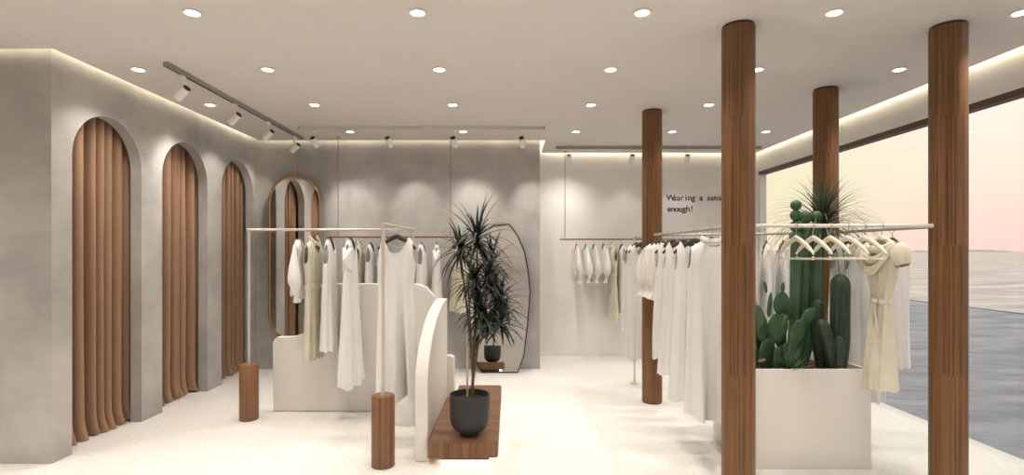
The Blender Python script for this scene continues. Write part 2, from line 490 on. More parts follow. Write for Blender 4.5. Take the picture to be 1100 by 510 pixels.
def spot_head(x, y, aim, label, energy, ang=62):
    t = thing('track_spotlight', (x, y, H - .04), label, 'spotlight', 'track spotlights')
    aim = Vector(aim).normalized()
    MB().box(x - .016, x + .016, y - .03, y + .03, H - .062, H - .0395).build('track_adapter', M['spot_white'], t, bevel=.003)
    c = Vector((x, y, H - .182))
    MB().tube([(x, y, H - .06), (x, y, H - .152)], .006, 10).build('stem', M['spot_white'], t)
    q_ = aim.to_track_quat('Z', 'Y').to_matrix().to_4x4(); q_.translation = c
    MB().lathe([(.0315, -.060), (.033, -.057), (.033, .060), (.031, .063), (.0275, .063), (.0255, .045), (.005, .04)], n=28, cap0=True, cap1=True).xform(q_).build('lamp_body', M['spot_white'], t)
    MB().lathe([(.027, -.068), (.030, -.065), (.030, -.0605)], n=28).xform(q_).build('rear_cap', M['black'], t)
    MB().lathe([(.0235, .0465), (.0235, .049)], n=24).xform(q_).build('lamp_lens', M['lamp'], t)
    e = c + aim * .085
    add_light('SPOT', e, energy, spot_size=R(ang), spot_blend=.75, shadow_soft_size=.03, target=e + aim, col=(1, .93, .84))
for k, y in enumerate([4.28, 5.10, 5.81, 6.54]):
    spot_head(-2.625, y, (-.80, .25, -.62), f'white spotlight on the track beside the arches, {ordn[k]} from its near end', 22)
for k, x in enumerate([-2.26, -1.396, -.638, .151]):
    spot_head(x, 6.20, (.17, .74, -.66), f'white black-backed spotlight on the grey wall track, {ordn[k]} from the mirror end', 27, 48)
for k, x in enumerate([.82, 1.693, 2.45]):
    spot_head(x, 7.35, (.02, .55, -.84), f'white black-backed spotlight on the white wall track, {ordn[k]} from its grey end', 6)

# ------------------------------------------------------------------ hanging rails and racks
def wall_rail(x0, x1, y, z, cables, label, cz):
    t = thing('hanging_rail', ((x0 + x1) / 2, y, z), label, 'clothes rail', 'bronze rails hung from the ceiling')
    MB().tube([(x0, y, z), (x1, y, z)], .0105, 14, up=(0, 1, 0)).build('rail_bar', M['bronze'], t)
    for x in cables:
        MB().tube([(x, y, z + .0108), (x, y, cz)], .0045, 8).build('suspension_rod', M['cable'], t)
        MB().lathe([(.018, 0), (.018, .008)], (x, y, cz), 16).build('ceiling_rose', M['cable'], t)
ZA = 1.733
wall_rail(-2.31, -.585, 6.75, ZA, (-2.165, -.742), 'bronze hanging rail on two thin rods before the grey back wall', H - .0085)
ZW = 1.726
wall_rail(.73, 3.25, 7.72, ZW, (.808, 3.12), 'bronze hanging rail on thin rods before the white back wall', H - .0085)

# free standing L shaped rack
P1 = (-.914, 3.865); P2 = (-2.405, 4.93); P3 = (-.893, 4.93); ZR = 1.75
t = thing('clothes_rack', (-.914, 3.865, 0), 'L-shaped metal clothes rack with wooden cylinder feet and a white round foot', 'clothes rack')
for k, (px, py) in enumerate((P1, P2)):
    MB().lathe([(.080, 0), (.083, .004), (.083, .508), (.080, .512)], (px, py, 0), 40).build('wooden_foot', M['base_wood'], t)
    MB().lathe([(.018, .5122), (.018, .517)], (px, py, 0), 20).build('post_flange', M['rack_metal'], t)
    MB().tube([(px, py, .517), (px, py, ZR - .0125)], .0125, 16).build('post', M['rack_metal'], t)
MB().lathe([(.180, 0), (.185, .005), (.185, .335), (.18, .34)], (-.905, 4.93, 0), 48).build('round_foot', M['white_gloss'], t)
MB().tube([(P3[0], P3[1], .3402), (P3[0], P3[1], ZR - .0125)], .0125, 16).build('post', M['rack_metal'], t)
RXA = -.9
MB().tube([(P2[0] - .015, P2[1], ZR), (P3[0] + .013, P3[1], ZR)], .0125, 14, up=(0, 0, 1)).build('cross_rail', M['rack_metal'], t)
MB().tube([(P1[0], P1[1] - .013, ZR + .0002), (P3[0], P3[1] - .013, ZR)], .0125, 14, up=(0, 0, 1)).build('side_rail', M['rack_metal'], t)

# rails between the columns
ZC = 1.715
def col_rail(a, b, label, ra=CR, rb=CR, post=False, mat='rail_grey'):
    a = Vector((*a, ZC)); b = Vector((*b, ZC)); d = (b - a).normalized()
    p = a + d * (ra + .001); e = b - d * (rb + .001)
    t = thing('column_rail', (p + e) / 2, label, 'clothes rail', 'metal rails between the columns')
    MB().tube([p + d * .006, e - d * (.006 if rb else 0)], .0125, 14, up=(0, 0, 1)).build('rail_bar', M[mat], t)
    MB().tube([p + d * .0005, p + d * .006], .0155, 18, up=(0, 0, 1)).build('wall_flange', M[mat], t)
    if rb: MB().tube([e - d * .006, e - d * .0005], .0155, 18, up=(0, 0, 1)).build('wall_flange', M[mat], t)
    if post:
        MB().tube([(e.x, e.y, ZC + .0125), (e.x, e.y, .006)], .0125, 14).build('post', M['rack_metal'], t)
        MB().lathe([(.05, 0), (.05, .006)], (e.x, e.y, 0), 24).build('floor_plate', M['rack_metal'], t)
c1, c2, c3, c4 = [(x, y) for x, y, _ in COLS]
col_rail(c1, c2, 'pale metal rail carrying empty white hangers between the two nearest columns', mat='white_metal')
col_rail(c4, c1, 'grey metal rail of white dresses and ruffled blouses running from near to far column')
col_rail(c3, c2, 'grey metal rail at the sea side, ending at the column behind the planter')
col_rail(c4, c3, 'grey metal rail behind the cacti joining the two far columns')
col_rail(c4, (1.473, 6.27), 'short metal rail on a thin floor post behind the far column', rb=0, post=True)

# ------------------------------------------------------------------ hangers
def make_hanger(name, label, mat, group, bar=False):
    t = thing(name, (0, 0, 0), label, 'hanger', group)
    pts = [(0, 0, -.078), (0, 0, -.040)]
    for k in range(11):
        a = -PI / 2 + 1.35 * PI * k / 10 * 1.0
        pts.append((.0165 * cos(a) * 1.0, 0, .0035 + .0165 * sin(a) - .0))
    pts = [(0, 0, -.078), (0, 0, -.035), (.010, 0, -.020)] + [(.0172 * cos(a), 0, -.0008 + .0172 * sin(a)) for a in [R(-35 + 215 * k / 10) for k in range(11)]]
    # hook lies across the rail, in the hanger's own plane
    MB().tube(pts, .0023, 8, up=(0, 1, 0)).build('hook', M['hook'], t)
    m = MB()
    arm = []
    for k in range(21):
        s = -1 + 2 * k / 20; a = abs(s)
        arm.append(((.200 if bar else .178) * s, 0, -.078 - .088 * (a ** 1.2) - .014 * a ** 4))
    rad = [(.0085 if bar else .010) + (.0065 if bar else .008) * (1 - abs(-1 + 2 * k / 20)) + (.003 if 1 < k < 19 else 0) for k in range(21)]
    m.tube(arm, rad, 12, flat=.75 if bar else .42, up=(0, 1, 0))
    m.build('shoulder_yoke', mat, t)
    if bar: MB().tube([(-.188, 0, -.211), (.188, 0, -.211)], .0058, 10, up=(0, 1, 0)).build('trouser_bar', mat, t)
    if bar:
        for s in (-1, 1):
            MB().tube([(.194 * s, 0, -.198), (.1885 * s, 0, -.216)], .0068, 10, up=(0, 1, 0)).build('bar_end', mat, t)
    return t
dark0 = make_hanger('dark_hanger', '', M['dark_hanger'], 'dark hangers with clothes')
pale0 = make_hanger('pale_hanger', '', M['pale_hanger'], 'pale hangers on the nearest rail', True)
first = {'dark': True, 'pale': True}
def hanger(kind, loc, rz, label, sx=1):
    p = dark0 if kind == 'dark' else pale0
    if first[kind]:
        first[kind] = False
        p.location = loc; p.rotation_euler = (0, 0, rz); p['label'] = label
    else: p = dup(p, loc, rz, label)
    for ch in p.children:
        if ch.name.startswith('shoulder_yoke'): ch.scale = (sx, 1, 1)
    return p

# ------------------------------------------------------------------ garments
def interp(prof, z):
    # prof sorted from top (z high) to bottom
    if z >= prof[0][0]: return prof[0][1:]
    for a, b in zip(prof, prof[1:]):
        if z >= b[0]:
            t = (a[0] - z) / (a[0] - b[0]); t = t * t * (3 - 2 * t) * .5 + t * .5
            return tuple(p + (q_ - p) * t for p, q_ in zip(a[1:], b[1:]))
    return prof[-1][1:]

def garment(name, loc, rz, label, cat, group, mat, prof, seed=0, an=.46, asd=.74, znp=-.088, zst=-.135, zf=-.215, zb=-.165, zap=-.31,
            fold=.02, kf=5, hemw=.012, vneck=False, sleeves=None, belt=None, collar=None, slit=0, cowl=False, hemtilt=0, binding=True, flap=None):
    rnd = random.Random(seed)
    t = thing(name, loc, label, cat, group, rz)
    zh = prof[-1][0]; W0 = interp(prof, zst)[0]
    ph = [rnd.uniform(0, 2 * PI) for _ in range(6)]
    def top(u, side):
        a = abs(u)
        if a < an:
            zn = zf if side < 0 else zb
            return zn + (znp - zn) * (a / an) ** (1.15 if vneck else 2.6)
        if a <= asd: return znp + (zst - znp) * (a - an) / (asd - an)
        tt = (a - asd) / (1 - asd)
        return zst - (zst - zap) * math.sqrt(max(0, 1 - (1 - tt) ** 2))
    def seam(u):
        a = abs(u); return znp + (zst - znp) * (a - an) / (asd - an) if a > an else znp + .004
    def pt(u, z, side):
        a = abs(u)
        w, d = interp(prof, z)
        s = min(1, max(0, (zst - z) / (zst - zh)))
        f = min(1, max(0, (seam(u) - z)) / .11) ** .36
        rim = math.sqrt(max(0, 1 - a ** 2.4))
        fo = fold * (s ** 1.1) * (sin(kf * PI * u + ph[0] + side * .9 + .8 * sin(2.2 * s + ph[1])) + .5 * sin(kf * 1.9 * PI * u + ph[2] + side)) * (1 - a ** 8)
        wr = .004 * noise.noise(Vector((u * 6, z * 9, seed + side * 3)))
        y = side * (d * rim * f) + f * (fo * (.25 + .75 * rim) + wr)
        if slit and side < 0:
            y += slit * (s ** 1.6) * math.exp(-((u - .30) / .20) ** 2) * 1.0
        x = u * w * (1 + .04 * s * sin(kf * 2 * u + ph[3] + 3 * s)) + .012 * s * sin(3 * s + ph[4])
        return (x, y, z)
    NU, NV = 44, 30
    mb = MB()
    us = [sin(PI / 2 * (-1 + 2 * i / NU)) * .35 + (-1 + 2 * i / NU) * .65 for i in range(NU + 1)]
    for side in (-1, 1):
        rows = []
        for j in range(NV + 1):
            v = j / NV
            row = []
            for u in us:
                hz = zh + hemw * sin(kf * PI * u + ph[5] + side) + hemtilt * u
                if abs(u) > .995: hz = zh + hemtilt * u
                tz = top(u, side)
                row.append(pt(u, hz + (tz - hz) * v, side))
            rows.append(row)
        mb.grid(rows)
    mb.build('body', mat, t, weld=True, angle=180, world=False)
    if binding and not cowl:
        m = MB()
        loop = [pt(an * (-1 + 2 * k / 20), top(an * (-1 + 2 * k / 20), -1), -1) for k in range(21)] + [pt(an * (1 - 2 * k / 20), top(an * (1 - 2 * k / 20), 1), 1) for k in range(21)]
        m.tube(loop, .0042, 6)
        m.build('neck_binding', mat, t, world=False)
    if sleeves:
        kind, ln, rmax = sleeves
        for s in (-1, 1):
            xs_, zs_ = W0 * asd * 1.0, zst
            m = MB(); path = []; rad = []
            nn = 18
            for k in range(nn + 1):
                q_ = k / nn
                if kind == 'balloon':
                    path.append((s * (xs_ + .012 + .075 * sin(PI * min(1, q_ * 1.05)) ** .8 * (.6 + .4 * q_)), .012 * sin(q_ * 3 + seed), zs_ - .015 - ln * q_))
                    g_ = min(1, q_ / .62); g_ = g_ * g_ * (3 - 2 * g_)
                    r_ = .024 + (rmax - .024) * g_
                    if q_ > .62: r_ = rmax * (.30 + .70 * (.5 + .5 * cos(PI * min(1, (q_ - .62) / .26))))
                    if q_ > .88: r_ = rmax * (.30 + .32 * (q_ - .88) / .12)
                    rad.append(r_)
                elif kind == 'slim':
                    path.append((s * (xs_ + .010 + .018 * q_ + .018 * sin(6.5 * q_ + seed * .4)), .008 * sin(5 * q_ + seed), zs_ - .015 - ln * q_))
                    rad.append(.017 + (rmax - .017) * min(1, q_ / .6) ** 1.4 if q_ < .66 else rmax * (1 - .55 * min(1, (q_ - .66) / .18)) if q_ < .86 else rmax * (.45 + .5 * (q_ - .86) / .14))
                elif kind == 'cap':
                    path.append((s * (xs_ - .01 + .055 * q_), 0, zs_ - .004 - ln * q_ ** 1.3)); rad.append(.03 + (rmax - .03) * math.sin(PI * (.15 + .75 * q_)))
                else:
                    path.append((s * (xs_ + .006 + .05 * q_), .006 * sin(4 * q_), zs_ - .02 - ln * q_)); rad.append(.040 + (rmax - .040) * q_)
            pw = rnd.uniform(0, 6)
            m.tube(path, rad, 26, flat=.72, up=(0, 1, 0), caps=False, mod=lambda a, q_: 1 + .09 * (.3 + q_) * sin(7 * a + pw) + .04 * sin(3 * a + 5 * q_))
            so = m.build('sleeve', mat, t, angle=180, world=False)
            if kind == 'balloon':
                p = path[-4]
                MB().tube([(p[0], p[1], p[2] + .006), (p[0], p[1], p[2] - .018)], rad[-4] * 1.02, 20, flat=.75, up=(0, 1, 0), caps=False).build('cuff', mat, so, world=False)
    if collar:
        m = MB(); rows = []
        w = an * W0
        for j, (zz, sc_) in enumerate([(-.006, 1.10), (.018, 1.0), (.040, .98), (.036, 1.05), (.014, 1.16)]):
            row = []
            for k in range(32):
                a = 2 * PI * k / 32
                zn = (zf if sin(a) < 0 else zb)
                base = zn * .5 * abs(sin(a)) + znp * (1 - .5 * abs(sin(a)))
                row.append((w * sc_ * cos(a), .045 * sc_ * sin(a), base + zz))
            rows.append(row)
        m.grid(rows, True); m.build('collar', mat, t, angle=180, world=False)
    if cowl:
        m = MB()
        for q_ in range(3):
            rows = []
            for j in range(13):
                a = 2 * PI * j / 12
                row = []
                for k in range(25):
                    p = -1 + 2 * k / 24
                    x = p * (.125 + .01 * q_); drop = (.05 + .07 * q_) * (1 - p * p)
                    yy = -(.045 + .018 * q_) * (1 - p * p) ** .6 - .004
                    rr = .014 + .007 * (1 - p * p)
                    row.append((x, yy + rr * cos(a) * .8, -.10 - .02 * abs(p) - drop + rr * sin(a) * (1.25)))
                rows.append(row)
            m.grid(rows)
        # hood hanging behind
        rows = []
        for j in range(9):
            v = j / 8
            rows.append([(.11 * p * (1 - .25 * v), .035 + .07 * sin(PI * v) * math.sqrt(max(0, 1 - p * p * .9)), -.085 - .02 * abs(p) - .17 * v * (1 - .35 * p * p)) for p in [-1 + 2 * k / 16 for k in range(17)]])
        m.build('cowl_collar', mat, t, angle=180, world=False)
        MB().grid(rows).build('hood', mat, t, angle=180, world=False)
    if belt:
        w, d = interp(prof, belt)
        m = MB(); rows = []
        for zz in (-.021, -.012, .012, .021):
            e = .007 if abs(zz) < .02 else .003
            rows.append([((w + e) * cos(a), (d + e + .008) * sin(a), belt + zz + .004 * sin(2 * a)) for a in [2 * PI * k / 40 for k in range(40)]])
        m.grid(rows, True)
        bo = m.build('belt', mat, t, angle=60, world=False)
        yk = -(d + .017)
        MB().lathe([(.004, -.016), (.018, -.012), (.021, 0), (.018, .012), (.004, .016)], (w * .25, yk, belt), 14).build('belt_knot', mat, bo, world=False)
        for s, l in ((-1, .17), (1, .22)):
            rows = [[(w * .25 + s * (.006 + .03 * q_) + e, yk - .008 - .004 * sin(5 * q_), belt - .008 - l * q_) for e in (-.014, -.005, .005, .014)] for q_ in [k / 10 for k in range(11)]]
            MB().grid(rows).build('belt_end', mat, bo, angle=180, world=False)
    if flap:
        # pointed sleeve hanging out from one armhole
        s = flap; xs_ = W0 * asd
        rows = []
        for j in range(9):
            v = j / 8
            rows.append([(s * (xs_ - .01 + (.16 * v) * (1 if e == 0 else .92)), e * (.045 * (1 - v)) , zst - .03 - .13 * v - (0.22 * (1 - v) if b_ else 0)) for e, b_ in ((-1, 1), (-1, 0), (0, 0), (1, 0), (1, 1), (0, 1), (-1, 1))])
        MB().grid(rows).build('pointed_sleeve', mat, t, angle=60, world=False)
    return t

WC, CC, KC, BC = M['white_cloth'], M['cool_cloth'], M['cream_cloth'], M['beige_cloth']
def prof(L, ws=.20, ds=.035, wh=.24, dh=.07, waist=None, zw=-.42):
    p = [(-.08, ws, ds), (-.30, ws * .97, ds * 1.1)]
    if waist: p.append((zw, waist[0], waist[1]))
    p.append((-L, wh, dh))
    return p
Lr = R(90); Rr = R(-90)
def hung(x, y, z, rz, hl, *a, **k):
    W_ = interp(a[5], -.13)[0] * k.get('asd', .74)
    hanger('dark', (x, y, z), rz, hl, min(1.08, W_ / .178 * (1.15 if not k.get('sleeves') and not k.get('collar') else .84)))
    return garment(a[0], (x, y, z), rz, *a[1:], **k)

YA = 4.93
G1 = 'clothes on the L-shaped rack'
hung(-1.945, YA, ZR, Lr + R(14), 'dark hanger of the puff-sleeved blouse at the wooden foot end of the rack', 'blouse', 'white blouse with long puff sleeves on the rack, nearest the far wooden foot', 'blouse', G1, WC,
     prof(.60, .17, .04, .17, .06), 1, sleeves=('balloon', .50, .075), asd=.93, an=.42, zap=-.27, fold=.014, zf=-.16)
hung(-1.805, YA, ZR, Lr - R(4), 'dark hanger of the beige dress on the rack', 'belted_dress', 'long beige dress on the rack between the puff-sleeved blouse and a white dress', 'dress', G1, BC,
     prof(1.19, .18, .04, .19, .042, (.155, .038), -.52), 2, belt=-.52, fold=.014, asd=.86, collar=True)
hung(-1.655, YA, ZR, Lr + R(4), 'dark hanger of the white sleeveless midi dress beside the beige one', 'sleeveless_dress', 'white sleeveless midi dress on the rack just beside the long beige one', 'dress', G1, WC,
     prof(1.10, .18, .035, .205, .052), 3, fold=.02, kf=4)
hung(-1.465, YA, ZR, Lr + R(2), 'dark hanger of the lowest hanging dress on the long side of the rack', 'sleeveless_dress', 'long white flared dress with a pointed sleeve, reaching lowest before the curved board', 'dress', G1, WC,
     prof(1.40, .165, .04, .205, .08), 4, fold=.03, kf=3, flap=-1, hemtilt=.03)
hung(-.9054, 4.30, ZR, R(-4), 'dark hanger of the big white dress at the front of the rack', 'sleeveless_dress', 'large white sleeveless dress hanging right behind the nearest rack post', 'dress', G1, WC,
     prof(1.385, .165, .05, .185, .14, (.145, .06), -.45), 5, fold=.034, kf=1.9, slit=.26, zf=-.22, zb=-.17, zst=-.125, asd=.82, an=.62, zap=-.29)
G2 = 'clothes on the grey wall rail'
YG = 6.75
hung(-1.89, YG, ZA, Lr + R(3), 'dark hanger of the beige dress on the grey wall rail by the flared dress', 'belted_dress', 'beige belted dress on the grey wall rail, cut off below by the curved board', 'dress', G2, BC,
     prof(1.0, .18, .04, .19, .045, (.15, .036), -.45), 6, belt=-.45, collar=True, fold=.012)
hung(-1.75, YG, ZA, Lr, 'dark hanger of the white dress beside the beige one on the grey wall rail', 'sleeveless_dress', 'white sleeveless dress on the grey wall rail, next to the beige belted one', 'dress', G2, WC,
     prof(1.0, .18, .04, .21, .05), 7)
hung(-1.60, YG, ZA, Lr, 'dark hanger of the white dress half hidden by the nearest rack post', 'sleeveless_dress', 'white dress on the grey wall rail half hidden behind the nearest rack post', 'dress', G2, WC,
     prof(1.0, .18, .04, .21, .05), 8)
hung(-1.105, YG, ZA, Lr, 'dark hanger of the white dress peeking out beside the big white dress', 'sleeveless_dress', 'white sleeveless dress with dark armhole peeking out beside the big white dress', 'dress', G2, WC,
     prof(.95, .19, .045, .24, .07), 9, zap=-.34)
hung(-.915, YG, ZA, Lr + R(3), 'dark hanger of the white dress left of the dark plant', 'sleeveless_dress', 'white dress with a pointed sleeve on the grey wall rail, before the dark plant', 'dress', G2, WC,
     prof(1.05, .15, .035, .21, .07), 10, flap=-1)
hung(-.645, YG, ZA, Lr + R(30), 'dark hanger of the pale beige dress behind the plant', 'belted_dress', 'pale beige dress on the grey wall rail seen through the plant leaves', 'dress', G2, BC,
     prof(.95, .18, .06, .19, .07, (.16, .06), -.5), 11, belt=-.50, sleeves=('straight', .30, .06), asd=.92)

G3 = 'clothes on the white wall rail'
bl = ['first', 'second', 'third', 'fourth']
for k, x in enumerate([.974, 1.105, 1.224, 1.362]):
    hung(x, 7.72, ZW, Lr + R(5), f'dark hanger of the {bl[k]} small blouse on the white wall rail', 'blouse',
         f'{"cream" if k % 2 == 0 else "white"} balloon-sleeved blouse on the white wall rail, {bl[k]} from the rail end', 'blouse', G3, KC if k % 2 == 0 else WC,
         prof(.50, .15, .018, .08, .020), 20 + k, sleeves=('balloon', .47, .062), asd=.95, an=.42, zap=-.25, fold=.008, binding=True)
hung(1.50, 7.72, ZW, Lr + R(6), 'dark hanger of the beige dress on the white wall rail', 'belted_dress', 'long beige belted dress on the white wall rail beside the small blouses', 'dress', G3, BC,
     prof(1.14, .17, .045, .18, .05, (.14, .035), -.50), 30, belt=-.50, collar=True, asd=.86, fold=.012)
hung(1.63, 7.72, ZW, Lr + R(6), 'dark hanger of the white dress beside the beige one on the white wall rail', 'sleeveless_dress', 'white sleeveless dress on the white wall rail beside the beige belted one', 'dress', G3, WC,
     prof(1.06, .16, .045, .18, .048), 31, fold=.012)

G4 = 'clothes between the two columns'
xc = 1.473
hung(xc, 6.16, ZC, R(12), 'dark hanger of the shorter white dress on the post rail', 'sleeveless_dress', 'shorter white dress on the thin-post rail behind the far column', 'dress', G4, CC,
     prof(1.10, .165, .04, .185, .05), 40, fold=.012)
hung(xc, 5.95, ZC, R(-8), 'dark hanger of the longer white dress on the post rail', 'sleeveless_dress', 'longer white dress on the thin-post rail, partly hidden by the far column', 'dress', G4, CC,
     prof(1.36, .165, .04, .175, .05), 41, fold=.012)
for k, y in enumerate([5.355, 5.21, 5.065, 4.92]):
    hung(xc - .005, y, ZC, R(9 * (k % 2) - 4), f'dark hanger of the {bl[3-k]} ruffled blouse counted from the dresses', 'blouse', f'cream ruffled blouse before the far column, {bl[3-k]} counted from the white dresses', 'blouse', G4, KC,
         prof(.57, .125, .028, .12, .032), 45 + k, sleeves=('slim', .46, .048), asd=.95, an=.42, zap=-.26, fold=.01, hemw=.02, kf=6)
hung(xc, 4.78, ZC, R(6), 'dark hanger of the shortest sleeveless dress beside the ruffled blouses', 'sleeveless_dress', 'white sleeveless dress just before the ruffled blouses, its hem highest of the row', 'dress', G4, CC,
     prof(1.12, .17, .04, .19, .06), 50, fold=.026, kf=4, an=.70, asd=.88, zf=-.24, zb=-.20)
hung(xc, 4.52, ZC, R(-3), 'dark hanger of the third dress counted from the near column', 'sleeveless_dress', 'white sleeveless dress third from the near column, in the row of hanging dresses', 'dress', G4, CC,
     prof(1.20, .17, .04, .205, .075), 51, fold=.03, kf=4, an=.70, asd=.88, zf=-.24, zb=-.20)
hung(xc, 4.22, ZC, R(4), 'dark hanger of the second dress from the near column', 'sleeveless_dress', 'white sleeveless dress second from the near column, overlapped by the longest dress', 'dress', G4, CC,
     prof(1.325, .175, .045, .235, .10), 52, fold=.04, kf=3.5, an=.70, asd=.88, zf=-.24, zb=-.20)
hung(xc, 3.88, ZC, R(-2), 'dark hanger of the longest white dress beside the near column', 'collared_dress', 'longest white dress with a collar, hanging right beside the near column', 'dress', G4, CC,
     prof(1.375, .18, .05, .20, .13), 53, fold=.055, kf=2.6, hemtilt=-.03, collar=True, zf=-.14, asd=.86, an=.40, zap=-.29)

G5 = 'clothes behind the cacti'
def on34(tt): return c4[0] + (c3[0] - c4[0]) * tt, c4[1] + (c3[1] - c4[1]) * tt
ang = math.atan2(c3[1] - c4[1], c3[0] - c4[0]) + Rr
for k, (tt, lb, mt) in enumerate([(.60, 'pale beige shirt behind the cacti, closest to the near column', KC), (.69, 'white shirt behind the cacti, between a beige shirt and another white one', WC), (.78, 'white shirt behind the tall cactus with its black hanger showing', WC)]):
    x, y = on34(tt)
    hung(x, y, ZC, ang + R(14), 'dark hanger of the ' + ['beige shirt', 'middle white shirt', 'white shirt nearest the palm'][k] + ' behind the cacti', 'shirt', lb, 'shirt', G5, mt,
         prof(.95, .165, .035, .18, .04), 60 + k, sleeves=('straight', .46, .046), asd=.93, an=.42, zap=-.27, fold=.010)
G6 = 'clothes on the sea side rail'
xs6 = 2.823
hung(xs6, 4.44, ZC, R(5), 'dark hanger of the white dress behind the big column cactus', 'sleeveless_dress', 'white dress on the sea side rail behind the big column cactus', 'dress', G6, CC,
     prof(1.08, .165, .04, .20, .06), 70, fold=.02, kf=4)
hung(xs6, 4.24, ZC, R(0), 'dark hanger of the longest white dress on the sea side rail', 'sleeveless_dress', 'longest white dress on the sea side rail, its hem showing under the beige dress', 'dress', G6, CC,
     prof(1.36, .165, .04, .15, .06), 71, fold=.02, kf=4)
hung(xs6 + .02, 3.96, ZC, R(-5), 'dark hanger of the white dress right behind the belted beige dress', 'sleeveless_dress', 'white dress right behind the hooded beige dress, its edge against the sea', 'dress', G6, CC,
     prof(1.02, .13, .035, .125, .05), 72, fold=.015, kf=4)
# pale hangers on the nearest rail
for k in range(6):
    x = 1.844 + .1103 * k
    lb = f'empty pale wooden hanger on the nearest rail, {ordn[k]} from the near column' if k < 5 else 'pale wooden hanger holding the hooded beige dress on the nearest rail'
    hanger('pale', (x, 3.43, ZC), Rr, lb)
garment('hooded_dress', (2.395, 3.43, ZC), Rr, 'belted beige dress with a draped hood on a pale hanger by the column', 'dress', None, BC,
        [(-.08, .165, .045), (-.28, .135, .05), (-.48, .068, .036), (-.55, .080, .048), (-1.05, .095, .085)], 80, belt=-.48, cowl=True, sleeves=('cap', .11, .062), asd=.93, an=.50, zap=-.27, fold=.016, kf=4, hemw=.006)

# ------------------------------------------------------------------ curved ivory boards
t = thing('display_partition', (-1.4, 5.19, 0), 'low ivory partition with a curved top edge and a curved side wing', 'partition')
pts = [(-2.29, .003), (-2.29, .66)]
for k in range(7):
    a = PI - PI / 2 * k / 6; pts.append((-2.23 + .06 * cos(a), .66 + .06 * sin(a)))
for k in range(17):
    q_ = k / 16; pts.append((-2.15 + .42 * sin(PI / 2 * q_) ** 1.0, .72 + .517 * (1 - cos(PI / 2 * q_))))
pts += [(-1.36, 1.237), (-.90, 1.237), (-.80, 1.20), (-.715, 1.10), (-.70, .54), (-.56, .54), (-.535, .515), (-.535, .003)]
m = MB(); n = len(pts)
m.add([(x, 5.17, z) for x, z in pts] + [(x, 5.25, z) for x, z in pts], [tuple(range(n)), tuple(range(2 * n - 1, n - 1, -1))] + [(i, n + i, n + (i + 1) % n, (i + 1) % n) for i in range(n)])
m.build('back_panel', M['board'], t, bevel=.004, segs=1)
pts = [(3.925, .003), (3.925, .537)]
for k in range(1, 25):
    a = PI - PI / 2 * k / 24; pts.append((5.165 + 1.24 * cos(a), .537 + .56 * sin(a)))
pts.append((5.165, .003))
m = MB(); n = len(pts)
m.add([(-.695, y, z) for y, z in pts] + [(-.60, y, z) for y, z in pts], [tuple(range(n)), tuple(range(2 * n - 1, n - 1, -1))] + [(i, n + i, n + (i + 1) % n, (i + 1) % n) for i in range(n)])
m.build('curved_side_wing', M['board'], t, bevel=.004, segs=1)

# ------------------------------------------------------------------ wooden plinth with LED underneath
def rounded(poly, rad, seg=6):
    out = []
    n = len(poly)
    for i in range(n):
        p = Vector(poly[i][:2]); r = rad[i]
        if not r: out.append(tuple(p)); continue
        a = (Vector(poly[i - 1]) - p).normalized(); b = (Vector(poly[(i + 1) % n]) - p).normalized()
        s = p + a * r; e = p + b * r; c = p + (a + b) * r
        for k in range(seg + 1):
            q_ = k / seg; w = (1 - q_) ** 2; out.append(tuple(s * w + p * 2 * q_ * (1 - q_) + e * q_ * q_))
    return out
t = thing('wooden_plinth', (-.34, 4.7, 0), 'low walnut plinth glowing underneath, carrying the potted plant', 'plinth')
pl = rounded([(-.592, 3.875), (-.08, 3.875), (-.08, 5.55), (-.52, 5.55), (-.52, 5.1), (-.592, 5.1)], [0, .05, .05, 0, 0, 0])
m = MB()
n = len(pl)
m.cur = 0; m.add([(x, y, .16) for x, y in pl], [tuple(range(n))])
m.cur = 1; m.add([(x, y, .05) for x, y in pl] + [(x, y, .16) for x, y in pl], [tuple(range(n - 1, -1, -1))] + [(i, (i + 1) % n, n + (i + 1) % n, n + i) for i in range(n)])
m.build('plinth_board', [M['plinth_top'], M['plinth_side']], t, weld=False, angle=30)
MB().box(-.50, -.15, 3.97, 5.46, 0, .0495).build('recessed_base', M['black'], t, smooth=False)
m = MB().box(-.149, -.139, 3.96, 5.47, .03, .045).box(-.51, -.139, 3.9585, 3.968, .03, .045)
m.build('led_strip', M['led_low'], t, smooth=False)

# ------------------------------------------------------------------ mirrors
ym = 6.93
t = thing('arched_mirror', (-2.79, ym, .40), 'tall gold-framed mirror with rounded ends hung from a gold rod before the grey wall', 'mirror')
mx, mw, mt_, mbz = -2.79, .325, 2.52, .40
outl = [(mx + mw * cos(PI * k / 24), mt_ - mw + mw * sin(PI * k / 24)) for k in range(25)] + [(mx + mw * cos(PI + PI * k / 24), mbz + mw + mw * sin(PI + PI * k / 24)) for k in range(25)]
path = [(x, ym, z) for x, z in outl] + [(outl[0][0], ym, outl[0][1])]
MB().tube(path, .0135, 10, up=(0, 1, 0), caps=False).build('gold_frame', M['gold'], t)
n = len(outl); sc_ = .962
ins = [(mx + (x - mx) * sc_, (mt_ + mbz) / 2 + (z - (mt_ + mbz) / 2) * .987) for x, z in outl]
m = MB(); m.add([(x, ym - .003, z) for x, z in ins] + [(x, ym + .004, z) for x, z in ins], [tuple(range(n)), tuple(range(2 * n - 1, n - 1, -1))] + [(i, n + i, n + (i + 1) % n, (i + 1) % n) for i in range(n)])
m.build('mirror_glass', M['mirror'], t, smooth=False)
MB().tube([(mx, ym, mt_ + .014), (mx, ym, H + .15)], .010, 10).build('hanging_rod', M['gold'], t)

